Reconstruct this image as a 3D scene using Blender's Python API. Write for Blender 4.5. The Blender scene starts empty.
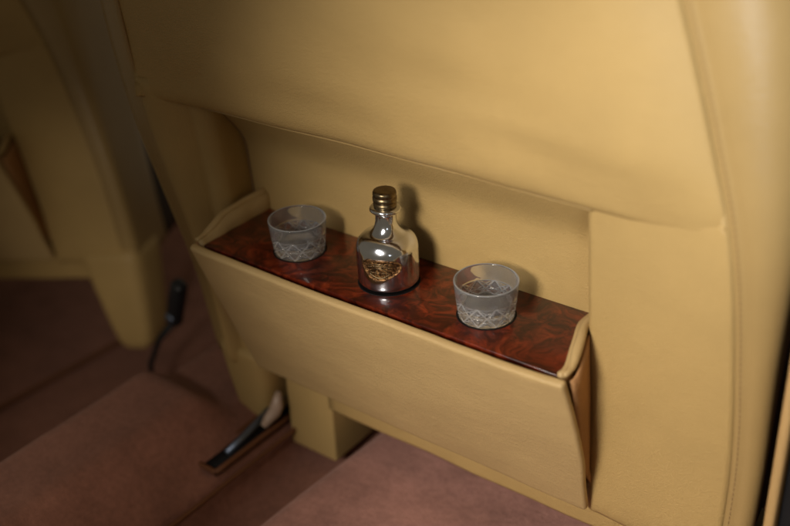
import bpy, bmesh, math, random
from mathutils import Vector, Matrix, noise
random.seed(7)
S = 0.1                       # modelling unit is a decimetre
C = bpy.context.scene.collection
PI = math.pi

# ------------------------------------------------------------------ helpers
def V(*a): return Vector(a)
def lerp(a, b, t): return a + (b - a) * t
def sstep(a, b, x):
    t = min(1.0, max(0.0, (x - a) / (b - a)))
    return t * t * (3 - 2 * t)
def tab(T, z):
    """Catmull-Rom through (z, value) pairs sorted by z."""
    if z <= T[0][0]: return T[0][1]
    if z >= T[-1][0]: return T[-1][1]
    for i in range(len(T) - 1):
        z0, a = T[i]; z1, b = T[i + 1]
        if z0 <= z <= z1:
            t = (z - z0) / (z1 - z0); h = z1 - z0
            m0 = (b - T[i - 1][1]) / (z1 - T[i - 1][0]) if i > 0 else (b - a) / h
            m1 = (T[i + 2][1] - a) / (T[i + 2][0] - z0) if i + 2 < len(T) else (b - a) / h
            t2, t3 = t * t, t * t * t
            return (2*t3-3*t2+1)*a + (t3-2*t2+t)*h*m0 + (-2*t3+3*t2)*b + (t3-t2)*h*m1
def n3(x, y, z, s): return noise.noise(Vector((x * s, y * s, z * s)))

ORI = {}
def link(o, parent=None):
    C.objects.link(o)
    if parent: o.parent = parent
    return o
def thing(name, loc, label, cat, group=None):
    o = bpy.data.objects.new(name, None); link(o)
    o.empty_display_size = 0.02
    o.location = Vector(loc) * S; ORI[o.name] = Vector(loc)
    tag(o, label, cat, group)
    return o
def tag(o, label=None, cat=None, group=None, kind=None):
    if label: o['label'] = label
    if cat: o['category'] = cat
    if group: o['group'] = group
    if kind: o['kind'] = kind
    return o
def origin(parent):
    p = Vector((0, 0, 0))
    if parent: p = ORI.get(parent.name, p)
    return p
def mesh_obj(name, verts, faces, mat, parent=None, smooth=True, loc=None):
    """verts are given in scene decimetres; the object's origin is its parent's (or loc)."""
    me = bpy.data.meshes.new(name)
    o0 = origin(parent) if parent else Vector(loc or (0, 0, 0))
    me.from_pydata([tuple((Vector(v) - o0) * S) for v in verts], [], faces)
    bm = bmesh.new(); bm.from_mesh(me)
    bmesh.ops.remove_doubles(bm, verts=bm.verts, dist=1e-6)
    bmesh.ops.recalc_face_normals(bm, faces=bm.faces)
    bm.to_mesh(me); bm.free()
    for p in me.polygons: p.use_smooth = smooth
    me.materials.append(mat)
    o = bpy.data.objects.new(name, me); link(o, parent)
    if not parent: o.location = o0 * S
    ORI[o.name] = o0
    return o
class MB:
    def __init__(s): s.v = []; s.f = []
    def add(s, vs, fs):
        b = len(s.v); s.v += [Vector(v) for v in vs]; s.f += [tuple(b + i for i in f) for f in fs]
    def grid(s, rows, cyc=False, cap0=False, cap1=False):
        n = len(rows[0]); vs = [p for r in rows for p in r]; fs = []
        for i in range(len(rows) - 1):
            for j in range(n if cyc else n - 1):
                k = (j + 1) % n
                fs.append((i*n+j, i*n+k, (i+1)*n+k, (i+1)*n+j))
        if cap0: fs.append(tuple(range(n)))
        if cap1: fs.append(tuple((len(rows)-1)*n + j for j in range(n)))
        s.add(vs, fs)
    def tube(s, pts, r, n=10, flat=1.0, caps=True):
        pts = [Vector(p) for p in pts]; rows = []
        up = None
        for i, p in enumerate(pts):
            t = (pts[min(i+1, len(pts)-1)] - pts[max(i-1, 0)]).normalized()
            if up is None:
                up = t.orthogonal().normalized()
            up = (up - t * up.dot(t)).normalized()
            b = t.cross(up)
            rr = r(i / (len(pts)-1)) if callable(r) else r
            rows.append([p + up * math.cos(a)*rr*flat + b * math.sin(a)*rr for a in [2*PI*k/n for k in range(n)]])
        s.grid(rows, True, caps, caps)
    def lathe(s, prof, c, n=96):
        rows = [[V(c[0]+r*math.cos(2*PI*k/n), c[1]+r*math.sin(2*PI*k/n), c[2]+z) for k in range(n)] for r, z in prof]
        s.grid(rows, True)
    def slab(s, rows, th):
        """closed sheet: rows of points, thickened along the local normal by th."""
        R, n = len(rows), len(rows[0]); back = []
        for i in range(R):
            rb = []
            for j in range(n):
                du = rows[i][min(j+1, n-1)] - rows[i][max(j-1, 0)]
                dv = rows[min(i+1, R-1)][j] - rows[max(i-1, 0)][j]
                nn = du.cross(dv); nn = nn.normalized() if nn.length > 1e-9 else V(0, 0, 0)
                rb.append(rows[i][j] + nn * th)
            back.append(rb)
        vs = [p for r in rows for p in r] + [p for r in back for p in r]; B = R * n; fs = []
        for i in range(R-1):
            for j in range(n-1):
                a = (i*n+j, i*n+j+1, (i+1)*n+j+1, (i+1)*n+j)
                fs.append(a); fs.append(tuple(B + k for k in reversed(a)))
        ring = [(0, j) for j in range(n)] + [(i, n-1) for i in range(1, R)] + [(R-1, j) for j in range(n-2, -1, -1)] + [(i, 0) for i in range(R-2, 0, -1)]
        for k in range(len(ring)):
            a = ring[k][0]*n+ring[k][1]; q = ring[(k+1) % len(ring)]; b = q[0]*n+q[1]
            fs.append((a, b, B+b, B+a))
        s.add(vs, fs)
    def build(s, name, mat, parent=None, smooth=True, loc=None):
        return mesh_obj(name, s.v, s.f, mat, parent, smooth, loc)
def bevel(o, w, seg=3):
    m = o.modifiers.new('bevel', 'BEVEL'); m.width = w * S; m.segments = seg; m.limit_method = 'ANGLE'; m.angle_limit = 0.6
    return o
def subsurf(o, k=1):
    m = o.modifiers.new('sub', 'SUBSURF'); m.levels = k; m.render_levels = k
    return o
def box_v(x0, x1, y0, y1, z0, z1):
    vs = [(x, y, z) for z in (z0, z1) for y in (y0, y1) for x in (x0, x1)]
    return vs, [(0,1,3,2), (4,6,7,5), (0,4,5,1), (2,3,7,6), (0,2,6,4), (1,5,7,3)]

# ------------------------------------------------------------------ materials
def mat(name):
    m = bpy.data.materials.new(name); m.use_nodes = True
    nt = m.node_tree; b = nt.nodes['Principled BSDF']
    return m, nt, b
def N(nt, t, **k):
    n = nt.nodes.new(t)
    for a, v in k.items():
        if a in n.inputs.keys(): n.inputs[a].default_value = v
        else: setattr(n, a, v)
    return n
def coords(nt, scale=(1, 1, 1)):
    tc = N(nt, 'ShaderNodeTexCoord'); mp = N(nt, 'ShaderNodeMapping')
    mp.inputs['Scale'].default_value = scale
    nt.links.new(tc.outputs['Object'], mp.inputs['Vector'])
    return mp.outputs['Vector']
def ramp(nt, stops, fac):
    r = N(nt, 'ShaderNodeValToRGB'); e = r.color_ramp.elements
    while len(e) < len(stops): e.new(0.5)
    for k, (p, c) in enumerate(stops):
        e[k].position = p; e[k].color = (*c, 1)
    nt.links.new(fac, r.inputs['Fac']); return r.outputs['Color']
def noise_t(nt, vec, scale, detail=4, rough=0.55, dist=0.0):
    n = N(nt, 'ShaderNodeTexNoise'); n.inputs['Scale'].default_value = scale
    n.inputs['Detail'].default_value = detail; n.inputs['Roughness'].default_value = rough; n.inputs['Distortion'].default_value = dist
    nt.links.new(vec, n.inputs['Vector']); return n
def bumps(nt, b, layers):
    prev = None
    for h, st, dist in layers:
        n = N(nt, 'ShaderNodeBump'); n.inputs['Strength'].default_value = st; n.inputs['Distance'].default_value = dist
        nt.links.new(h, n.inputs['Height'])
        if prev: nt.links.new(prev, n.inputs['Normal'])
        prev = n.outputs['Normal']
    nt.links.new(prev, b.inputs['Normal'])

def leather(name, c, rough=0.42, wrinkle=0.27, grain=0.6, spec=0.32, var=0.05):
    m, nt, b = mat(name); v = coords(nt)
    lo = tuple(x * (1 - var) for x in c); hi = tuple(min(1, x * (1 + var)) for x in c)
    n1 = noise_t(nt, v, 14, 5, 0.6)
    nt.links.new(ramp(nt, [(0.3, lo), (0.7, hi)], n1.outputs['Fac']), b.inputs['Base Color'])
    vo = N(nt, 'ShaderNodeTexVoronoi'); vo.inputs['Scale'].default_value = 900; nt.links.new(v, vo.inputs['Vector'])
    n2 = noise_t(nt, coords(nt, (1, 1, 2.2)), 120, 5, 0.62, 0.6)
    n3_ = noise_t(nt, v, 26, 3, 0.5, 0.3)
    bumps(nt, b, [(n3_.outputs['Fac'], wrinkle * 0.5, 0.004), (n2.outputs['Fac'], wrinkle, 0.0012), (vo.outputs['Distance'], grain, 0.0004)])
    n4 = noise_t(nt, v, 40, 4)
    mr = N(nt, 'ShaderNodeMapRange'); mr.inputs['To Min'].default_value = rough - 0.05; mr.inputs['To Max'].default_value = rough + 0.09
    nt.links.new(n4.outputs['Fac'], mr.inputs['Value']); nt.links.new(mr.outputs['Result'], b.inputs['Roughness'])
    b.inputs['Specular IOR Level'].default_value = spec
    return m
TAN = (0.45, 0.302, 0.116)
M = {}
M['leather'] = leather('biscuit_leather', TAN)
M['leather_pocket'] = leather('creased_leather', (0.47, 0.325, 0.145), 0.42, 0.38, 0.3)
M['leather_side'] = leather('side_leather', (0.37, 0.246, 0.095), 0.31, 0.25, 0.4, 0.5)  # same leather as the back, base darkened to stand for shade on the sides
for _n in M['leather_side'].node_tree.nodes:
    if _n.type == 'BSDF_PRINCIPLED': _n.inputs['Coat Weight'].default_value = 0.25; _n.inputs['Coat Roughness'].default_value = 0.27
M['gusset'] = leather('brown_suede', (0.38, 0.20, 0.085), 0.8, 0.8, 0.5, 0.2, 0.25)
M['seam'] = leather('seam_thread', (0.25, 0.15, 0.065), 0.6)
M['binding'] = leather('brown_binding', (0.15, 0.058, 0.024), 0.6)

def wood():
    m, nt, b = mat('burl_walnut')
    v = coords(nt, (1, 1.2, 1))
    w = noise_t(nt, v, 16, 2, 0.5)
    add = N(nt, 'ShaderNodeMixRGB', blend_type='ADD'); add.inputs['Fac'].default_value = 0.06
    nt.links.new(v, add.inputs['Color1']); nt.links.new(w.outputs['Color'], add.inputs['Color2'])
    n1 = noise_t(nt, add.outputs['Color'], 46, 7, 0.6, 1.9)
    col = ramp(nt, [(0.28, (0.022, 0.004, 0.002)), (0.44, (0.060, 0.008, 0.003)), (0.56, (0.14, 0.019, 0.006)), (0.70, (0.22, 0.038, 0.011)), (0.82, (0.10, 0.015, 0.005))], n1.outputs['Fac'])
    n2 = noise_t(nt, add.outputs['Color'], 18, 5, 0.6, 1.2)
    mul = N(nt, 'ShaderNodeMixRGB', blend_type='MULTIPLY'); mul.inputs['Fac'].default_value = 1
    nt.links.new(col, mul.inputs['Color1'])
    nt.links.new(ramp(nt, [(0.34, (0.38, 0.30, 0.28)), (0.50, (0.85, 0.8, 0.8)), (0.64, (1.25, 1.1, 1.0))], n2.outputs['Fac']), mul.inputs['Color2'])
    vo = N(nt, 'ShaderNodeTexVoronoi'); vo.inputs['Scale'].default_value = 95; nt.links.new(add.outputs['Color'], vo.inputs['Vector'])
    mul2 = N(nt, 'ShaderNodeMixRGB', blend_type='MULTIPLY'); mul2.inputs['Fac'].default_value = 0.45
    nt.links.new(mul.outputs['Color'], mul2.inputs['Color1'])
    nt.links.new(ramp(nt, [(0.06, (0.15, 0.1, 0.1)), (0.2, (1, 1, 1))], vo.outputs['Distance']), mul2.inputs['Color2'])
    nt.links.new(mul2.outputs['Color'], b.inputs['Base Color'])
    b.inputs['Roughness'].default_value = 0.35; b.inputs['Specular IOR Level'].default_value = 0.2
    b.inputs['Coat Weight'].default_value = 0.55; b.inputs['Coat Roughness'].default_value = 0.025
    return m
M['wood'] = wood()

def carpet(name, c, var=0.3):
    m, nt, b = mat(name); v = coords(nt)
    n1 = noise_t(nt, v, 900, 2, 0.7); n0 = noise_t(nt, v, 22, 5, 0.62); nm = noise_t(nt, v, 170, 3, 0.7)
    lo = tuple(x * (1 - var) for x in c); hi = tuple(x * (1 + var) for x in c)
    col = ramp(nt, [(0.28, lo), (0.72, hi)], n0.outputs['Fac'])
    mx = N(nt, 'ShaderNodeMixRGB', blend_type='MULTIPLY'); mx.inputs['Fac'].default_value = 0.8
    nt.links.new(col, mx.inputs['Color1']); nt.links.new(ramp(nt, [(0.3, (0.78, 0.76, 0.75)), (0.7, (1.12, 1.12, 1.12))], nm.outputs['Fac']), mx.inputs['Color2'])
    nt.links.new(mx.outputs['Color'], b.inputs['Base Color'])
    b.inputs['Roughness'].default_value = 0.95; b.inputs['Specular IOR Level'].default_value = 0.1
    b.inputs['Sheen Weight'].default_value = 0.25; b.inputs['Sheen Roughness'].default_value = 0.5; b.inputs['Sheen Tint'].default_value = (0.9, 0.6, 0.5, 1)
    bumps(nt, b, [(nm.outputs['Fac'], 0.5, 0.002), (n1.outputs['Fac'], 0.7, 0.001)])
    return m
M['carpet'] = carpet('brown_carpet', (0.25, 0.112, 0.076), 0.2)
M['carpet_mat'] = carpet('mauve_carpet', (0.31, 0.154, 0.122), 0.25)

def metal(name, c, rough, dirt=0.1, bump=0.05, scale=60):
    m, nt, b = mat(name); v = coords(nt)
    n1 = noise_t(nt, v, scale, 5, 0.65, 0.5)
    nt.links.new(ramp(nt, [(0.3, tuple(x*(1-dirt) for x in c)), (0.7, c)], n1.outputs['Fac']), b.inputs['Base Color'])
    mr = N(nt, 'ShaderNodeMapRange'); mr.inputs['To Min'].default_value = rough*0.7; mr.inputs['To Max'].default_value = rough*1.5
    nt.links.new(n1.outputs['Fac'], mr.inputs['Value']); nt.links.new(mr.outputs['Result'], b.inputs['Roughness'])
    b.inputs['Metallic'].default_value = 1
    n2 = noise_t(nt, v, 45, 3, 0.5)
    bumps(nt, b, [(n2.outputs['Fac'], bump, 0.002)])
    return m
M['silver'] = metal('polished_silver', (0.82, 0.84, 0.88), 0.13, 0.12, 0.12)
M['brass'] = metal('aged_brass', (0.27, 0.20, 0.11), 0.30, 0.5, 0.1, 200)
M['steel'] = metal('rail_steel', (0.20, 0.24, 0.32), 0.42)
def copper():
    m, nt, b = mat('antique_copper'); v = coords(nt)
    vo = N(nt, 'ShaderNodeTexVoronoi'); vo.inputs['Scale'].default_value = 620; nt.links.new(v, vo.inputs['Vector'])
    n1 = noise_t(nt, v, 420, 4, 0.6, 1.0)
    nt.links.new(ramp(nt, [(0.40, (0.05, 0.025, 0.012)), (0.54, (0.26, 0.13, 0.05)), (0.72, (0.55, 0.33, 0.13))], n1.outputs['Fac']), b.inputs['Base Color'])
    b.inputs['Metallic'].default_value = 0.85; b.inputs['Roughness'].default_value = 0.38
    bumps(nt, b, [(n1.outputs['Fac'], 0.9, 0.0012)])
    return m
M['copper'] = copper()
def glass(name='cut_crystal', lo=0.03, hi=0.17):
    m, nt, b = mat(name)
    b.inputs['Base Color'].default_value = (0.93, 0.96, 1.0, 1); b.inputs['Roughness'].default_value = 0.03
    b.inputs['Transmission Weight'].default_value = 1; b.inputs['IOR'].default_value = 1.5
    # dull bloom on the old crystal: a little of the light is scattered
    d = N(nt, 'ShaderNodeBsdfTranslucent'); d.inputs['Color'].default_value = (0.74, 0.75, 0.77, 1)
    d2 = N(nt, 'ShaderNodeBsdfDiffuse'); d2.inputs['Color'].default_value = (0.74, 0.75, 0.77, 1)
    m1 = N(nt, 'ShaderNodeMixShader'); nt.links.new(d.outputs[0], m1.inputs[1]); nt.links.new(d2.outputs[0], m1.inputs[2])
    n1 = noise_t(nt, coords(nt), 70, 4)
    mr = N(nt, 'ShaderNodeMapRange'); mr.inputs['To Min'].default_value = lo; mr.inputs['To Max'].default_value = hi
    nt.links.new(n1.outputs['Fac'], mr.inputs['Value'])
    m2 = N(nt, 'ShaderNodeMixShader'); nt.links.new(mr.outputs['Result'], m2.inputs['Fac'])
    nt.links.new(b.outputs[0], m2.inputs[1]); nt.links.new(m1.outputs[0], m2.inputs[2])
    nt.links.new(m2.outputs[0], nt.nodes['Material Output'].inputs['Surface'])
    return m
M['glass'] = glass('cut_crystal', 0.03, 0.19)
M['ground'] = glass('ground_cuts', 0.38, 0.55)
def plain(name, c, rough=0.5, spec=0.4):
    m, nt, b = mat(name)
    n1 = noise_t(nt, coords(nt), 60, 4)
    nt.links.new(ramp(nt, [(0.3, tuple(x*0.8 for x in c)), (0.7, tuple(x*1.15 for x in c))], n1.outputs['Fac']), b.inputs['Base Color'])
    b.inputs['Roughness'].default_value = rough; b.inputs['Specular IOR Level'].default_value = spec
    return m
M['black'] = plain('black_plastic', (0.012, 0.012, 0.013), 0.35)
M['felt'] = plain('black_lining', (0.006, 0.005, 0.005), 0.7, 0.2)
M['rubber'] = plain('black_rubber', (0.008, 0.008, 0.009), 0.6, 0.3)
M['shell'] = plain('dark_brown_plastic', (0.035, 0.023, 0.012), 0.5, 0.3)
M['white'] = plain('ivory_plastic', (0.42, 0.30, 0.22), 0.4)
M['trim'] = leather('door_trim_leather', (0.46, 0.29, 0.12), 0.45)
M['red'] = plain('red_button', (0.35, 0.02, 0.015), 0.4)

# ------------------------------------------------------------------ the seat
# right seam and left seam of the front face, by height
WR = [(-2.0, 2.66), (-1.5, 2.70), (-0.6, 2.73), (0.2, 2.69), (1.1, 2.60), (1.8, 2.44), (2.45, 2.27), (3.4, 2.0)]
WL = [(-2.0, -2.00), (-1.5, -2.06), (-0.8, -2.13), (0.0, -2.22), (1.1, -2.27), (1.8, -2.22), (2.45, -2.14), (3.4, -2.0)]
YS = [(-2.0, 0.16), (-1.5, 0.13), (-0.6, 0.07), (0.3, 0.0), (1.1, -0.08), (2.45, -0.24), (3.4, -0.42)]
RX0 = 1.70            # half width of the opening between the bolsters
seat = thing('car_seat', (0, 0.9, -2.45), 'biscuit leather seat holding the lowered burl walnut tray with the bottle and two glasses', 'car seat', 'front car seats')

def wob(x, z, a=1.0):
    return a * (0.030 * n3(x, 3.1, z, 0.55) + 0.010 * n3(x, 9.7, z, 1.7))
def seg_d(x, z, a, b):
    dx, dz = b[0]-a[0], b[1]-a[1]; t = max(0, min(1, ((x-a[0])*dx + (z-a[1])*dz) / (dx*dx+dz*dz)))
    return math.hypot(x-a[0]-t*dx, z-a[1]-t*dz), t
FOLDS = [((1.0, 1.52), (2.35, 1.36), 0.030, 0.10), ((1.5, 1.28), (2.5, 1.20), 0.030, 0.07), ((-1.7, 1.30), (-1.2, 1.75), 0.012, 0.07), ((-1.75, 1.28), (-1.75, 1.62), 0.010, 0.06), ((0.3, 1.9), (1.6, 1.75), 0.018, 0.16), ((-0.9, 1.45), (0.2, 1.36), 0.016, 0.10)]
def folds(x, z):
    y = 0.0
    for a, b, h, w in FOLDS:
        d_, t = seg_d(x, z, a, b); y += h * math.exp(-(d_ / w) ** 2) * math.sin(PI * (0.12 + 0.76 * t))
    return y
def edge_fade(x, z):
    """0 at either seam, 1 well inside."""
    l, r = tab(WL, z), tab(WR, z); t = (2 * x - l - r) / (r - l)
    return 1.0 if t < 0 else 1 - abs(t) ** 7

def bulge_u(z): return 0.17 + 0.05 * math.sin(PI * min(1, max(0, (z - 1.11) / 2.4)))
# upper back panel: pillow with its lower edge rolled under
rows = []
zb = 1.11
prof = [(zb+0.16, 0.34), (zb+0.06, 0.29), (zb+0.015, 0.235), (zb, 0.19), (zb+0.012, 0.15), (zb+0.04, 0.12), (zb+0.08, 0.095), (zb+0.14, 0.068), (zb+0.21, 0.044), (zb+0.30, 0.024), (zb+0.38, 0.012), (zb+0.46, 0.004)]
z = zb + 0.54
while z < 3.35: prof.append((z, 0.0)); z += 0.045
for z, tuck in prof:
    l, r = tab(WL, z), tab(WR, z); row = []
    for k in range(145):
        t = k / 144; x = lerp(l, r, t); e = edge_fade(x, z)
        if t > 0.5: e = lerp(e, 1 - abs(2 * t - 1) ** 4.5, 1 - sstep(zb, zb + 0.5, z))
        bul = bulge_u(z) + 0.04 * (1 - sstep(zb, zb + .3, z))
        sag = -0.012 * math.cos(t * 5.0)
        zz = z
        if tuck > 0: zz = lerp(max(z, zb + 0.05), z, 1 - abs(2 * t - 1) ** 24) - (0.05 * abs(2 * t - 1) ** 6 if t > .5 else 0) if z < zb + 0.19 else z
        row.append(V(x, tab(YS, z) - bul * e + tuck * (1 - abs(2 * t - 1) ** (6 if t > .5 else 9)) + (wob(x, z, 1.5) + folds(x, z)) * e + 0.05 * sstep(0.92, 0.975, 2 * t - 1) * (1 - sstep(zb + 0.03, zb + 0.17, z)), zz + sag * e * (1 if tuck else 0)))
    rows.append(row)
mb = MB(); mb.grid(rows); up = mb.build('back_panel', M['leather'], seat)
sm = up.modifiers.new('sol', 'SOLIDIFY'); sm.thickness = 0.03 * S; sm.offset = -1
# hem along its lower edge
pts = []
for k in range(8, 69):
    z = zb; l, r = tab(WL, z), tab(WR, z); t = k / 72; x = lerp(l, r, t); e = edge_fade(x, z)
    if x < -1.85 or x > 1.72: continue
    pts.append(V(x, tab(YS, z) - 0.21 * e + 0.195 + wob(x, z) * e, z - 0.010 - 0.012 * math.cos(t * 5)))
mb = MB(); mb.tube(pts, 0.016, 8); mb.build('hem', M['leather_side'], seat)

# bolsters
def bolster(sgn):
    mb = MB(); rows = []
    zs = [-1.60, -1.585, -1.55, -1.50] + [-1.42 + 0.13 * i for i in range(22)]
    for i, z in enumerate(zs):
        tuck = [0.22, 0.10, 0.03, 0.008][i] if i < 4 else 0.0
        ww = tab(WR, z) if sgn > 0 else -tab(WL, z)
        ys = tab(YS, z); row = []
        rc = 0.075 if sgn > 0 else 0.13
        xin = RX0 + (-0.055 if sgn > 0 else 0.05)
        fl = 0.10 * sstep(0.4, 1.0, z) if sgn < 0 else 0.0
        for k in range(7):                       # inner wall from the recess forward
            y = lerp(0.62, ys + rc, k / 6); row.append(V(sgn * (xin + 0.16 * (y - ys) * 0.9 - fl * 0), y + tuck * .3, z))
        x0 = row[-1].x * sgn
        for k in range(1, 8):
            a = k / 7 * PI / 2
            row.append(V(sgn * (x0 + rc * (1 - math.cos(a))), ys + rc * (1 - math.sin(a)) + tuck * .6, z))
        x1 = row[-1].x * sgn
        for k in range(1, 25):
            t = k / 24; x = lerp(x1, ww, t)
            pill = (0.035 if sgn > 0 else 0.11) * math.sin(PI * t) ** 0.8
            row.append(V(sgn * x, ys - pill - (bulge_u(z) * sstep(-0.9, 1.15, z) * t * t if sgn < 0 else 0) + tuck * (1 - t ** 6) + wob(sgn * x, z, 0.7) * math.sin(PI * t), z))
        rows.append(row)
    mb.grid(rows)
    o = mb.build('side_bolster', M['leather'], seat)
    s = o.modifiers.new('sol', 'SOLIDIFY'); s.thickness = 0.02 * S; s.offset = -1
    return o
bolster(1); bolster(-1)

# recessed panel behind the tray
rows = []
for i in range(31):
    z = lerp(-1.4, 1.28, i / 30); row = []
    yr = 0.46 - 0.05 * z - 0.36 * sstep(0.55, 1.22, z) 
    for k in range(41):
        x = lerp(-1.98, 1.98, k / 40)
        y = yr + 0.018 * n3(x, 2, z, 0.9) - 0.02 * math.cos(x * 0.8)
        row.append(V(x, y, z))
    rows.append(row)
mb = MB(); mb.slab(rows, 0.03); mb.build('recess_panel', M['leather'], seat)

# welt where the left bolster meets the recess panel
def welt(sgn):
    pts = []
    for i in range(24):
        z = lerp(-0.1, 1.15, i / 23); yr = 0.46 - 0.05 * z - 0.36 * sstep(0.55, 1.22, z)
        ys_ = tab(YS, z); xin = RX0 + (-0.055 if sgn > 0 else 0.05)
        pts.append(V(sgn * (xin + 0.144 * (yr - 0.03 - ys_) - 0.008), yr - 0.035, z))
    mb = MB(); mb.tube(pts, 0.012, 6); mb.build('welt', M['seam'], seat)
welt(1); welt(-1)

# side panels from the seam round the corner to the back
def side(sgn, extra=0.0):
    rows, shell = [], []
    for i in range(50):
        z = lerp(-1.58, 3.35, i / 49)
        ww = tab(WR, z) if sgn > 0 else -tab(WL, z); ys = tab(YS, z)
        r = tab([(-1.6, 0.09), (-0.5, 0.10), (0.3, 0.14), (1.2, 0.25), (1.8, 0.38), (2.4, 0.5), (3.4, 0.55)], z) if sgn > 0 else 0.34
        if sgn < 0: ys = ys - bulge_u(z) * sstep(-0.9, 1.15, z)
        row = [V(sgn * (ww + q), ys + 0.002 + q * 0.04, z) for q in (-0.02, 0.03, 0.06)] if sgn < 0 else [V(sgn * ww, ys + 0.006, z), V(sgn * (ww + 0.010), ys + 0.018, z), V(sgn * (ww + 0.022), ys + 0.010, z), V(sgn * (ww + 0.050), ys + 0.010, z), V(sgn * (ww + 0.062), ys + 0.017, z), V(sgn * (ww + 0.09), ys + 0.013, z)]
        for k in range(1, 13):
            a = k / 12 * PI / 2
            row.append(V(sgn * (ww + 0.09 + r * math.sin(a)), ys + 0.01 + r * (1 - math.cos(a)), z))
        xe, ye = row[-1].x * sgn, row[-1].y
        dep = tab([(-1.6, 0.04), (-0.5, 0.05), (0.2, 0.16), (1.2, 0.50), (1.8, 0.9), (2.4, 1.45), (3.4, 1.5)], z) if sgn > 0 else 1.5
        dep = min(1.5, dep + extra)
        for k in range(1, 12):
            t = k / 11; y_ = dep * t; q = 0.25 * (y_ / 1.5) ** 1.6 + (0.03 * sstep(0.8, 1.0, t) if dep < 1 else 0)
            row.append(V(sgn * (xe - q + 0.02 * n3(xe, y_, z, 1.0) * (y_ > .2)), ye + y_, z))
        rows.append(row)
        shell.append([V(sgn * (xe - 0.045 - 0.25 * (y_ / 1.5) ** 1.6), ye + y_ - 0.03, z) for y_ in [1.55 * k / 8 for k in range(9)]])
    mb = MB(); mb.grid(rows)
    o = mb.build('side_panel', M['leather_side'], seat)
    s = o.modifiers.new('sol', 'SOLIDIFY'); s.thickness = 0.02 * S; s.offset = -1
    mb = MB(); mb.grid(shell); o2 = mb.build('side_shell', M['shell'], seat)
    s = o2.modifiers.new('sol', 'SOLIDIFY'); s.thickness = 0.02 * S; s.offset = -1
    if sgn < 0: return
    # stitches beside the seam
    mb = MB(); z = -1.55
    while z < 3.3:
        ww = tab(WR, z) if sgn > 0 else -tab(WL, z); w2 = tab(WR, z+.03) if sgn > 0 else -tab(WL, z+.03)
        mb.tube([V(sgn*(ww+.036), tab(YS, z)+.009, z), V(sgn*(w2+.036), tab(YS, z+.03)+.009, z+.03)], 0.0035, 5); z += 0.045
    mb.build('stitching', M['seam'], o)
    return o, o2
side(1); side(-1)

# closing back shell so the seat is a body with depth
rows = []
for i in range(12):
    z = lerp(-1.55, 3.36, i / 11)
    rows.append([V(lerp(-2.3, 2.35, k / 10), tab(YS, z) + 1.55 + 0.12 * math.sin(PI * k / 10), z) for k in range(11)])
mb = MB(); mb.slab(rows, 0.05); mb.build('front_cushion_shell', M['leather'], seat)

# lower trim under the pocket, lit lip and set-back strip
rows = []
for y, z in [(0.60, -1.40), (0.30, -1.46), (0.255, -1.49), (0.245, -1.53), (0.26, -1.58), (0.262, -1.80), (0.28, -1.835), (0.33, -1.85), (0.75, -1.85)]:
    rows.append([V(lerp(-1.0, 2.72, k / 40), y + 0.012 * n3(k * .2, 1, z, 1), z + 0.01 * n3(k * .15, 5, 1, 1)) for k in range(41)])
mb = MB(); mb.slab(rows, 0.04); mb.build('lower_trim', M['leather'], seat)

# leather covered box beside the rail
def rbox(x0, x1, y0, y1, z0, z1, w, name, m, parent, seg=4, tp=0.0, n=1):
    vs, fs = box_v(x0, x1, y0, y1, z0, z1)
    vs = [V(*v) for v in vs]
    for v in vs:
        if v.z == z0: v.x = lerp(v.x, (x0 + x1) / 2, tp); v.y = lerp(v.y, (y0 + y1) / 2, tp * .5)
    o = mesh_obj(name, vs, fs, m, parent); bevel(o, w, seg); return o
rbox(-1.56, -1.00, 0.29, 0.86, -2.47, -1.40, 0.028, 'rail_cover', M['leather'], seat)

# hinge covers under the bolsters
def hinge_cover(x0, x1, drop=1.0):
    rows = []
    for i, z in enumerate([-1.40, -1.47, -1.52, -1.60, -1.75, -1.95, -2.12, -2.24, -2.30, -2.33]):
        t = i / 9
        k = [1.0, 1.04, 1.03, 1.0, 0.93, 0.82, 0.72, 0.62, 0.5, 0.3][i]
        cx, hx = (x0 + x1) / 2, (x1 - x0) / 2 * k; cy, hy = 0.42, 0.34 * (0.4 + 0.6 * k)
        row = []
        for j in range(40):
            a = 2 * PI * j / 40; c, s_ = math.cos(a), math.sin(a)
            e = 0.45
            row.append(V(cx + hx * math.copysign(abs(c) ** e, c), cy + hy * math.copysign(abs(s_) ** e, s_), z))
        rows.append([V(p.x, p.y, -1.4 + (p.z + 1.4) * drop) for p in row])
    mb = MB(); mb.grid(rows, True, True, True); mb.build('hinge_cover', M['leather'], seat)
hinge_cover(-2.22, -1.62); hinge_cover(2.06, 2.88, 1.5)

# --- the let-down pocket
YT, ZT, YB, ZB = -0.44, 0.035, 0.115, -1.455         # outer face, top and bottom
rows = []
ns = 26
for i in range(ns + 1):
    t = i / ns; row = []
    for k in range(61):
        s_ = k / 60; x = lerp(lerp(-1.675, -1.65, t), 1.775 + 0.022 * math.sin(PI * min(1, t * 1.25)) - 0.055 * max(0, t - 0.55) / 0.45, s_)
        bulge = 0.030 * math.sin(PI * t) * math.sin(PI * s_) ** 0.5
        y = lerp(YT, YB, t) - bulge * 0.93 + 0.010 * n3(x, t * 3, 0, 1.2) + 0.004 * n3(x, t * 6, 3, 5)
        zt = ZT - 0.012 * math.sin(PI * s_) + 0.015 * (abs(2 * s_ - 1) ** 12)
        z = lerp(zt, ZB, t) - bulge * 0.35
        row.append(V(x * (1 - 0.004 * math.sin(PI * t)), y, z))
    rows.append(row)
mb = MB(); mb.slab(rows, 0.07 if False else -0.07)
pocket = mb.build('tray_pocket', M['leather_pocket'], seat)
bevel(pocket, 0.026, 4)
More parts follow.
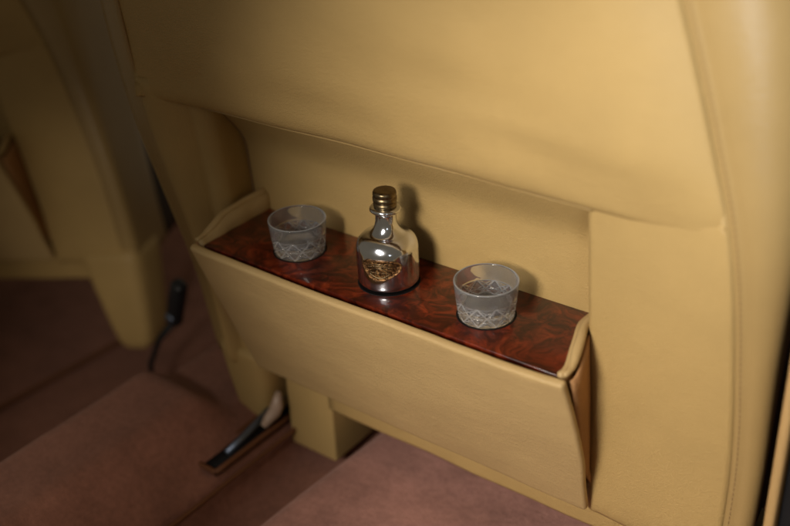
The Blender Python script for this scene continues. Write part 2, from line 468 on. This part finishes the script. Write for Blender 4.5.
# wings: beige inner skin with rolled rim, brown outer gusset
def wing(sgn):
    def topz(y): return tab([(-0.44, 0.045), (-0.33, 0.045), (-0.2, 0.09), (-0.07, 0.135), (0.1, 0.15), (0.4, 0.145)], y)
    inner, outer = [], []
    ny = 18
    for j in range(13):
        t = j / 12; a, b = [], []
        for k in range(ny + 1):
            y = lerp(-0.405, 0.44, k / ny)
            yb = lerp(YT + 0.085, YB + 0.10, min(1, max(0, t)))
            yy = lerp(y, lerp(max(yb, y * .5 + .2), 0.4, k / ny), t) if t > 0 else y
            z = lerp(topz(y), -1.40, t)
            xb = 1.70 + (0.055 * (1 - 1.5 * t) - 0.10 * sstep(-0.34, 0.10, y) if sgn > 0 else -0.005) + 0.004 * math.sin(k * 1.1) * (1 - t)
            a.append(V(sgn * (xb - 0.035), yy, z))
            b.append(V(sgn * (xb + 0.028 + 0.020 * math.sin(PI * t)), yy + 0.02 * (1 - k / ny), lerp(topz(y) - 0.05, -1.40, t)))
        inner.append(a); outer.append(b)
    mb = MB(); mb.slab(inner, 0.035 * sgn)
    w = mb.build('wing', M['leather_pocket'], pocket)
    mb = MB(); rim = [p + V(sgn * 0.018, 0, 0.0) for p in inner[0]]
    mb.tube(rim, lambda t: 0.016 + 0.020 * sstep(0, 0.3, t) + 0.004 * math.sin(t * 9), 10); mb.build('rolled_rim', M['leather_pocket'], pocket)
    mb = MB(); mb.slab(outer, 0.02 * sgn); mb.build('gusset', M['gusset'], pocket)
wing(1); wing(-1)

# --- burl board
mb = MB()
vs, fs = box_v(-1.675, 1.675, -0.375, 0.415, -0.05, 0.0)
vs[3] = (1.60, vs[3][1], vs[3][2]); vs[7] = (1.60, vs[7][1], vs[7][2])
board = mesh_obj('burl_board', vs, fs, M['wood'], seat); bevel(board, 0.008, 2)
GL, GR = (-0.9033, -0.0054), (0.877, 0.0021)
for (x, y), r in ((GL, 0.214), ((0, 0), 0.236), (GR, 0.214)):
    mb = MB(); n = 64
    mb.lathe([(0.0, 0.0015), (r - 0.004, 0.0015), (r, 0.004), (r + 0.004, 0.0015), (r + 0.005, -0.003)], (x, y, 0), n)
    mb.build('recess_ring', M['felt'], board)

# ------------------------------------------------------------------ second seat: a copy with its parts
def copy_tree(o, parent=None):
    c = o.copy(); C.objects.link(c)
    if parent: c.parent = parent
    for ch in list(o.children): copy_tree(ch, c)
    return c
seat2 = copy_tree(seat)
for ch in list(seat2.children):                 # its visible side is trimmed in leather further back
    if ch.name.startswith('side_panel') and ch.children:
        for g in list(ch.children): bpy.data.objects.remove(g)
        bpy.data.objects.remove(ch)
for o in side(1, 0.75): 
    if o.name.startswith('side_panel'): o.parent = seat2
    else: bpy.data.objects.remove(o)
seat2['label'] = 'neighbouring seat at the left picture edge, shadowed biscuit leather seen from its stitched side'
LT, LRX, LRZ = V(-8.02, 0.5, -1.0), math.radians(-5), math.radians(19)
Rm = Matrix.Rotation(LRZ, 3, 'Z') @ Matrix.Rotation(math.radians(-8), 3, 'Y') @ Matrix.Rotation(LRX, 3, 'X')
seat2.location = (LT + Rm @ ORI[seat.name]) * S
seat2.rotation_euler = Rm.to_euler()

# ------------------------------------------------------------------ bottle
bt = thing('bottle', (0, 0, 0.003), 'small polished silver bottle with brass screw cap and copper badge on the burl tray', 'bottle')
R = 0.235
prof = [(0.0, 0.004), (0.19, 0.004), (0.216, 0.008), (0.229, 0.02), (R, 0.045)]
for k in range(1, 12): prof.append((R + 0.002 * math.sin(PI * k / 12), 0.045 + k / 12 * 0.245))
for k in range(0, 13):                          # shoulder
    a = k / 12 * math.radians(74); prof.append((0.100 + 0.135 * math.cos(a), 0.295 + 0.128 * math.sin(a)))
for k in range(1, 9):                           # concave sweep into the neck
    a = k / 8; prof.append((lerp(0.134, 0.078, 1 - (1 - a) ** 2.2), lerp(0.421, 0.535, a ** 1.15)))
prof += [(0.077, 0.565), (0.080, 0.585), (0.092, 0.593), (0.110, 0.598), (0.117, 0.607), (0.117, 0.619), (0.110, 0.628), (0.090, 0.632), (0.07, 0.634)]
mb = MB(); mb.lathe(prof, (0, 0, 0.003)); mb.build('body', M['silver'], bt)
cp = [(0.072, 0.632), (0.086, 0.636), (0.0905, 0.642), (0.0905, 0.660), (0.084, 0.667), (0.084, 0.672), (0.092, 0.678), (0.094, 0.686), (0.094, 0.706), (0.089, 0.712), (0.086, 0.716), (0.090, 0.722), (0.092, 0.730), (0.091, 0.746), (0.086, 0.756), (0.074, 0.761), (0.05, 0.7625), (0.0, 0.763)]
cp = [(r_ * 0.96, z_) for r_, z_ in cp]
mb = MB(); mb.lathe(cp, (0, 0, 0.003)); mb.build('cap', M['brass'], bt)
# badge wrapped on the front
ang0 = math.atan2(-5.48, 4.445) - math.radians(14)
def onb(s_, z, off):
    a = ang0 + s_ / R; return V((R + off) * math.cos(a), (R + off) * math.sin(a), 0.003 + z)
outl = [(-145, 40), (-128, 62), (-95, 73), (-40, 76), (40, 75), (110, 62), (143, 40), (153, 22), (140, -10), (100, -38), (40, -62), (5, -72), (-50, -76), (-90, -58), (-120, -25), (-142, 10)]
outl = [(x / 7.5 * 0.0077, z / 7.5 * 0.0085 + 0.212) for x, z in outl]
cs, cz = 0.0, 0.215
def cr(o, n=6):
    out = []; L = len(o)
    for i in range(L):
        p0, p1, p2, p3 = o[i-1], o[i], o[(i+1) % L], o[(i+2) % L]
        for k in range(n):
            t = k / n; f = lambda a, b, c, d: 0.5*((2*b)+(-a+c)*t+(2*a-5*b+4*c-d)*t*t+(-a+3*b-3*c+d)*t**3)
            out.append((f(p0[0], p1[0], p2[0], p3[0]), f(p0[1], p1[1], p2[1], p3[1])))
    return out
oo = cr(outl)
mb = MB(); rows = []
for f, off in [(1.0, -0.004), (1.0, 0.010), (0.96, 0.014), (0.92, 0.013), (0.89, 0.007), (0.75, 0.008), (0.5, 0.010), (0.25, 0.011), (0.02, 0.011)]:
    rows.append([onb(cs + (s_ - cs) * f, cz + (z - cz) * f, off) for s_, z in oo])
mb.grid(rows, True, False, True); bd = mb.build('badge', M['copper'], bt)
mb = MB()                                        # raised scrolls and strokes of the relief
for q in range(4):
    a0 = [0.062, 0.045, 0.028, -0.040][q]; w_ = [0.105, 0.092, 0.07, 0.075][q]
    mb.tube([onb(-0.01 + w_ * t, cz - 0.005 + a0 - 0.03 * (t * t) * (1 if q < 3 else -1.2) - (0.012 if q == 3 else 0), 0.013) for t in [k / 10 - 1 for k in range(21)]], 0.0035, 6)
for k in range(9):
    s0 = -0.085 + 0.019 * k; zz = cz + 0.040 - 0.03 * ((s0 + 0.01) / 0.1) ** 2
    mb.tube([onb(s0, zz - 0.008, 0.013), onb(s0 + random.uniform(-.006, .006), zz + 0.010, 0.014)], 0.003, 5)
for k in range(7):
    s0 = -0.07 + 0.02 * k; zz = cz - 0.020
    mb.tube([onb(s0, zz - 0.01, 0.013), onb(s0 + random.uniform(-.01, .01), zz + 0.012, 0.014)], 0.0032, 5)
mb.build('relief', M['brass'], bd)

# ------------------------------------------------------------------ crystal glasses
def groove(a, z, phase):
    u = (a + phase) / (2 * PI) * 10; w = (z - 0.082) / 0.078
    if abs(w) > 1: return 0.0
    g = 0.0
    for sg in (1, -1):                           # crossing mitre cuts, a finer pair between them
        f = (u + sg * w * 0.5) % 1.0; dd = min(f, 1 - f); g = max(g, 1 - dd / 0.10)
        f = (u + 0.5 + sg * w * 1.0) % 1.0; dd = min(f, 1 - f); g = max(g, 0.8 * (1 - dd / 0.07))
    g = max(g, 0.8 * (1 - abs(w + 0.05) / 0.07), 0.9 * (1 - abs(w - 0.93) / 0.07))
    return max(0.0, g)
def shot_glass(cx, cy, label, phase):
    t = thing('shot_glass', (cx, cy, 0.004), label, 'glass', 'crystal glasses on the tray')
    H, rt, rb = 0.281, 0.234, 0.203
    n = 240; rows = []
    def rad(z): return lerp(rb, rt, (z / H) ** 0.85)
    zs = [0.0] + [0.004 + 0.156 * k / 44 for k in range(45)] + [0.166, 0.175, 0.187, 0.2, 0.22, 0.24, 0.262, 0.275]
    rows.append([V(cx + 0.001 * math.cos(2*PI*k/n), cy + 0.001*math.sin(2*PI*k/n), 0.018) for k in range(n)])
    rows.append([V(cx + 0.12 * math.cos(2*PI*k/n), cy + 0.12*math.sin(2*PI*k/n), 0.014) for k in range(n)])
    rows.append([V(cx + 0.165 * math.cos(2*PI*k/n), cy + 0.165*math.sin(2*PI*k/n), 0.004) for k in range(n)])
    for z in zs:
        row = []
        for k in range(n):
            a = 2 * PI * k / n; r = rad(z)
            if 0.004 < z < 0.161: r -= 0.011 * groove(a, z, phase)
            row.append(V(cx + r * math.cos(a), cy + r * math.sin(a), 0.004 + z))
        rows.append(row)
    for r, z in [(rt - 0.001, 0.2805), (rt - 0.006, 0.284), (rt - 0.013, 0.282), (rt - 0.016, 0.274)]:
        rows.append([V(cx + r*math.cos(2*PI*k/n), cy + r*math.sin(2*PI*k/n), 0.004 + z) for k in range(n)])
    for z in [0.25, 0.2, 0.16, 0.13, 0.105, 0.094]:
        r = rad(z) - 0.020 - (0.03 * (1 - z / 0.12) if z < 0.12 else 0)
        rows.append([V(cx + r*math.cos(2*PI*k/n), cy + r*math.sin(2*PI*k/n), 0.004 + z) for k in range(n)])
    for r, z in [(0.13, 0.086), (0.07, 0.082), (0.001, 0.081)]:
        rows.append([V(cx + r*math.cos(2*PI*k/n), cy + r*math.sin(2*PI*k/n), 0.004 + z) for k in range(n)])
    mb = MB(); mb.grid(rows, True, True, True)
    o = mb.build('bowl', M['glass'], t); o.data.materials.append(M['ground'])
    for p in o.data.polygons:
        c = p.center / S; rr = math.hypot(c.x, c.y)
        if 0.004 < c.z < 0.165 and rr > rad(c.z) - 0.0135 and groove(math.atan2(c.y, c.x), c.z, phase) > 0.45: p.material_index = 1
        elif c.z > 0.2795: p.material_index = 1
    return t
shot_glass(*GL, 'clear cut crystal glass on the shadowed end of the burl tray, left of the bottle', 0.1)
shot_glass(*GR, 'clear cut crystal glass on the brighter end of the burl tray, right of the bottle', 0.35)

# ------------------------------------------------------------------ floor
def fz(x, y):
    z = -2.62
    z = lerp(z, -2.28, sstep(-1.50, -1.62, x))                       # up out of the footwell onto the tunnel flank
    z = lerp(z, -2.10, sstep(-1.6, -2.1, x))
    hump = sstep(-1.72, -2.2, x) * sstep(0.12, -0.38, y + 0.1 * max(0, x + 2.5)) * sstep(-3.2, -2.8, x)
    z = z + 0.34 * hump
    z = lerp(z, -3.75, sstep(-2.95, -3.7, x))
    z += 0.012 * n3(x, y, 0, 1.6) + 0.02 * n3(x, y, 4, 0.7)
    return z
xs = [-11 + 0.25 * i for i in range(26)] + [-4.5 + 0.05 * i for i in range(70)] + [-1.0 + 0.4 * i for i in range(16)]
ys = [-4.0 + 0.3 * i for i in range(6)] + [-2.2 + 0.06 * i for i in range(60)] + [1.4 + 0.5 * i for i in range(14)]
rows = [[V(x, y, fz(x, y)) for x in xs] for y in ys]
mb = MB(); mb.grid(rows); fl = mb.build('floor', M['carpet']); tag(fl, kind='structure')
# mat in the footwell with its bound edge
mt = thing('floor_mat', (1.2, 0, -2.62), 'mauve brown carpet mat filling the footwell below the leather pocket', 'floor mat')
def mx(y): return -0.72 + 0.05 * math.sin(y * 1.4) - 0.10 * sstep(0.2, -1.4, y) * 0
rows = []
for i in range(40):
    y = lerp(-2.6, 1.4, i / 39); row = []
    for dx, dz in [(0.02, -0.40), (0.0, -0.06), (0.03, -0.015), (0.09, 0.0)]: row.append(V(mx(y) + dx, y, -2.20 + dz))
    for k in range(1, 40):
        x = lerp(mx(y) + 0.09, 3.2, k / 39); row.append(V(x, y, -2.20 + 0.010 * n3(x, y, 2, 1.5) + 0.02 * n3(x, y, 7, .6)))
    rows.append(row)
mb = MB(); mb.slab(rows, 0.05); mb.build('pile', M['carpet_mat'], mt)
mb = MB(); mb.tube([V(-1.50, lerp(-2.8, 1.2, i / 30), fz(-1.62, lerp(-2.8, 1.2, i / 30)) - 0.01) for i in range(31)], 0.022, 8)
b_ = mb.build('carpet_binding', M['binding']); tag(b_, 'thin rust brown leather binding along the carpet edge beside the dark floor channel', 'edging')
mb = MB(); mb.tube([V(-6.1 + 0.3 * (i / 30 - 0.6), lerp(-2.8, 2.2, i / 30), -3.70) for i in range(31)], 0.035, 8)
b_ = mb.build('carpet_binding', M['binding']); tag(b_, 'blurred brown carpet edging on the dark far side of the tunnel hump', 'edging')

# seat rail in its slot
rl = thing('seat_rail', (-1.75, -0.3, -2.25), 'steel seat rail in a black slot edged with rust brown leather', 'seat rail')
ax = V(-1.72, 0.25, 0); 
def zf(y): return -2.215
mb = MB()
fr = [(-1.84, -0.66), (-1.60, -0.66), (-1.60, 0.55), (-1.84, 0.55), (-1.84, -0.66)]
for (a, b) in zip(fr[:-1], fr[1:]):
    mb.tube([V(lerp(a[0], b[0], k / 8), lerp(a[1], b[1], k / 8), -2.20) for k in range(9)], 0.026, 8, 1.0)
mb.build('slot_edging', M['binding'], rl)
vs, fs = box_v(-1.83, -1.61, -0.65, 0.54, -2.26, -2.205)
mesh_obj('slot', vs, fs, M['felt'], rl)
mb = MB(); mb.tube([V(-1.70, -0.42, -2.19), V(-1.705, -0.2, -2.16), V(-1.71, 0.0, -2.12), V(-1.72, 0.45, -2.02)], 0.035, 10, 0.7)
mb.build('rail_bar', M['steel'], rl)
mb = MB(); mb.tube([V(-1.60, -0.02, -2.10), V(-1.59, 0.05, -2.05), V(-1.57, 0.12, -2.0), V(-1.55, 0.14, -1.93), V(-1.55, 0.16, -1.86), V(-1.57, 0.2, -1.82)], lambda t: 0.03 + 0.035 * math.sin(PI * min(1, t * 1.1)), 12)
mb.build('release_clip', M['white'], rl)

# buckle stalk between the seats
bk = thing('seat_belt_buckle', (-4.1, 0.8, -3.3), 'black seat belt buckle on a stalk standing in the dark gap between the two seats', 'belt buckle')
mb = MB(); mb.tube([V(-4.34, 0.8, -3.3), V(-4.28, 0.8, -2.9), V(-4.02, 0.8, -2.45), V(-3.73, 0.8, -2.13)], 0.06, 10, 0.5); mb.build('stalk', M['rubber'], bk)
vs, fs = box_v(-0.09, 0.09, -0.08, 0.08, -0.32, 0.32)
tilt = Matrix.Rotation(math.radians(20), 3, 'Y')
o = mesh_obj('housing', [tilt @ V(*v) + V(-3.62, 0.8, -1.85) for v in vs], fs, M['black'], bk); bevel(o, 0.06, 4)
vs, fs = box_v(-0.06, 0.06, -0.10, -0.05, -0.24, -0.14)
o = mesh_obj('release_button', [tilt @ V(*v) + V(-3.62, 0.8, -1.85) for v in vs], fs, M['steel'], bk); bevel(o, 0.02, 2)

# door edge at the right
dr = thing('door_edge', (3.2, 0.3, -2.4), 'black door shut face with a narrow tan leather trim strip at the right picture edge', 'door')
rbox(3.08, 3.6, 0.02, 1.9, -2.4, 1.1, 0.05, 'shut_face', M['rubber'], dr)
rbox(3.02, 3.09, -0.06, 0.08, -2.3, 1.0, 0.03, 'trim_strip', M['trim'], dr)

# ------------------------------------------------------------------ lamps, world, camera
w = bpy.data.worlds.new('World'); bpy.context.scene.world = w; w.use_nodes = True
bg = w.node_tree.nodes['Background']; bg.inputs['Color'].default_value = (1.0, 0.84, 0.60, 1); bg.inputs['Strength'].default_value = 0.1
def area(name, loc, tgt, sx, sy, power, col, spread=180):
    l = bpy.data.lights.new(name, 'AREA'); l.shape = 'RECTANGLE'; l.size = sx; l.size_y = sy; l.energy = power; l.color = col
    l.spread = math.radians(spread)
    o = bpy.data.objects.new(name, l); C.objects.link(o); o.location = Vector(loc) * S
    o.rotation_euler = (Vector(tgt) - Vector(loc)).to_track_quat('-Z', 'Y').to_euler()
    return o
area('door_window_light', (6.0, -5.2, 2.2), (2.9, -0.2, 2.5), 0.13, 0.09, 0.18, (0.86, 0.93, 1.0), 46)
area('rear_window_light', (3.0, -9.2, 6.0), (3.4, 0, -0.9), 0.8, 0.4, 0.28, (1.0, 0.97, 0.93), 30)
def spot(name, loc, tgt, power, cone, blend, rad, col):
    l = bpy.data.lights.new(name, 'SPOT'); l.energy = power; l.spot_size = math.radians(cone); l.spot_blend = blend
    l.shadow_soft_size = rad * S; l.color = col
    o = bpy.data.objects.new(name, l); C.objects.link(o); o.location = Vector(loc) * S
    o.rotation_euler = (Vector(tgt) - Vector(loc)).to_track_quat('-Z', 'Y').to_euler()
spot('key_spot', (1.8, -8.4, 4.2), (3.5, -0.3, -0.5), 32.5, 55.0, 0.16, 1.1, (1.0, 0.92, 0.82))  # added key light, no lamp of the car; its cone edge leaves the left dark
spot('left_fill_spot', (-1.0, -8.0, 0.0), (-4.6, 0.5, -1.9), 5.0, 26, 0.8, 0.5, (1.0, 0.90, 0.76))  # added fill for the neighbouring seat and its foot, no real fitting
spot('hump_fill_spot', (2.2, -7.0, 3.2), (-2.9, -1.1, -1.8), 6.5, 22, 0.8, 0.4, (1.0, 0.92, 0.82))  # added spot to brighten the tunnel hump, no lamp of the car

cam = bpy.data.cameras.new('camera'); co = bpy.data.objects.new('camera', cam); C.objects.link(co)
yaw, pitch, roll = math.radians(38.6368), math.radians(29.6424), math.radians(-2.9914)
d = Vector((-math.sin(yaw)*math.cos(pitch), math.cos(yaw)*math.cos(pitch), -math.sin(pitch)))
r0 = d.cross(Vector((0, 0, 1))).normalized(); u0 = r0.cross(d)
r = math.cos(roll)*r0 + math.sin(roll)*u0; u = -math.sin(roll)*r0 + math.cos(roll)*u0
mw = Matrix((r, u, -d)).transposed().to_4x4(); mw.translation = Vector((4.4451, -5.4798, 4.1629)) * S
co.matrix_world = mw
cam.sensor_width = 36; cam.lens = 1075.7 / 790 * 36; cam.clip_start = 0.01; cam.clip_end = 50
cam.dof.use_dof = True; cam.dof.focus_distance = 0.79; cam.dof.aperture_fstop = 3.2
sc = bpy.context.scene; sc.camera = co
sc.view_settings.view_transform = 'Standard'; sc.view_settings.look = 'None'; sc.view_settings.exposure = 0; sc.view_settings.gamma = 1
sc.cycles.use_denoising = True
sc.cycles.max_bounces = 12; sc.cycles.transmission_bounces = 12; sc.cycles.caustics_reflective = False; sc.cycles.caustics_refractive = True; sc.cycles.blur_glossy = 1.0
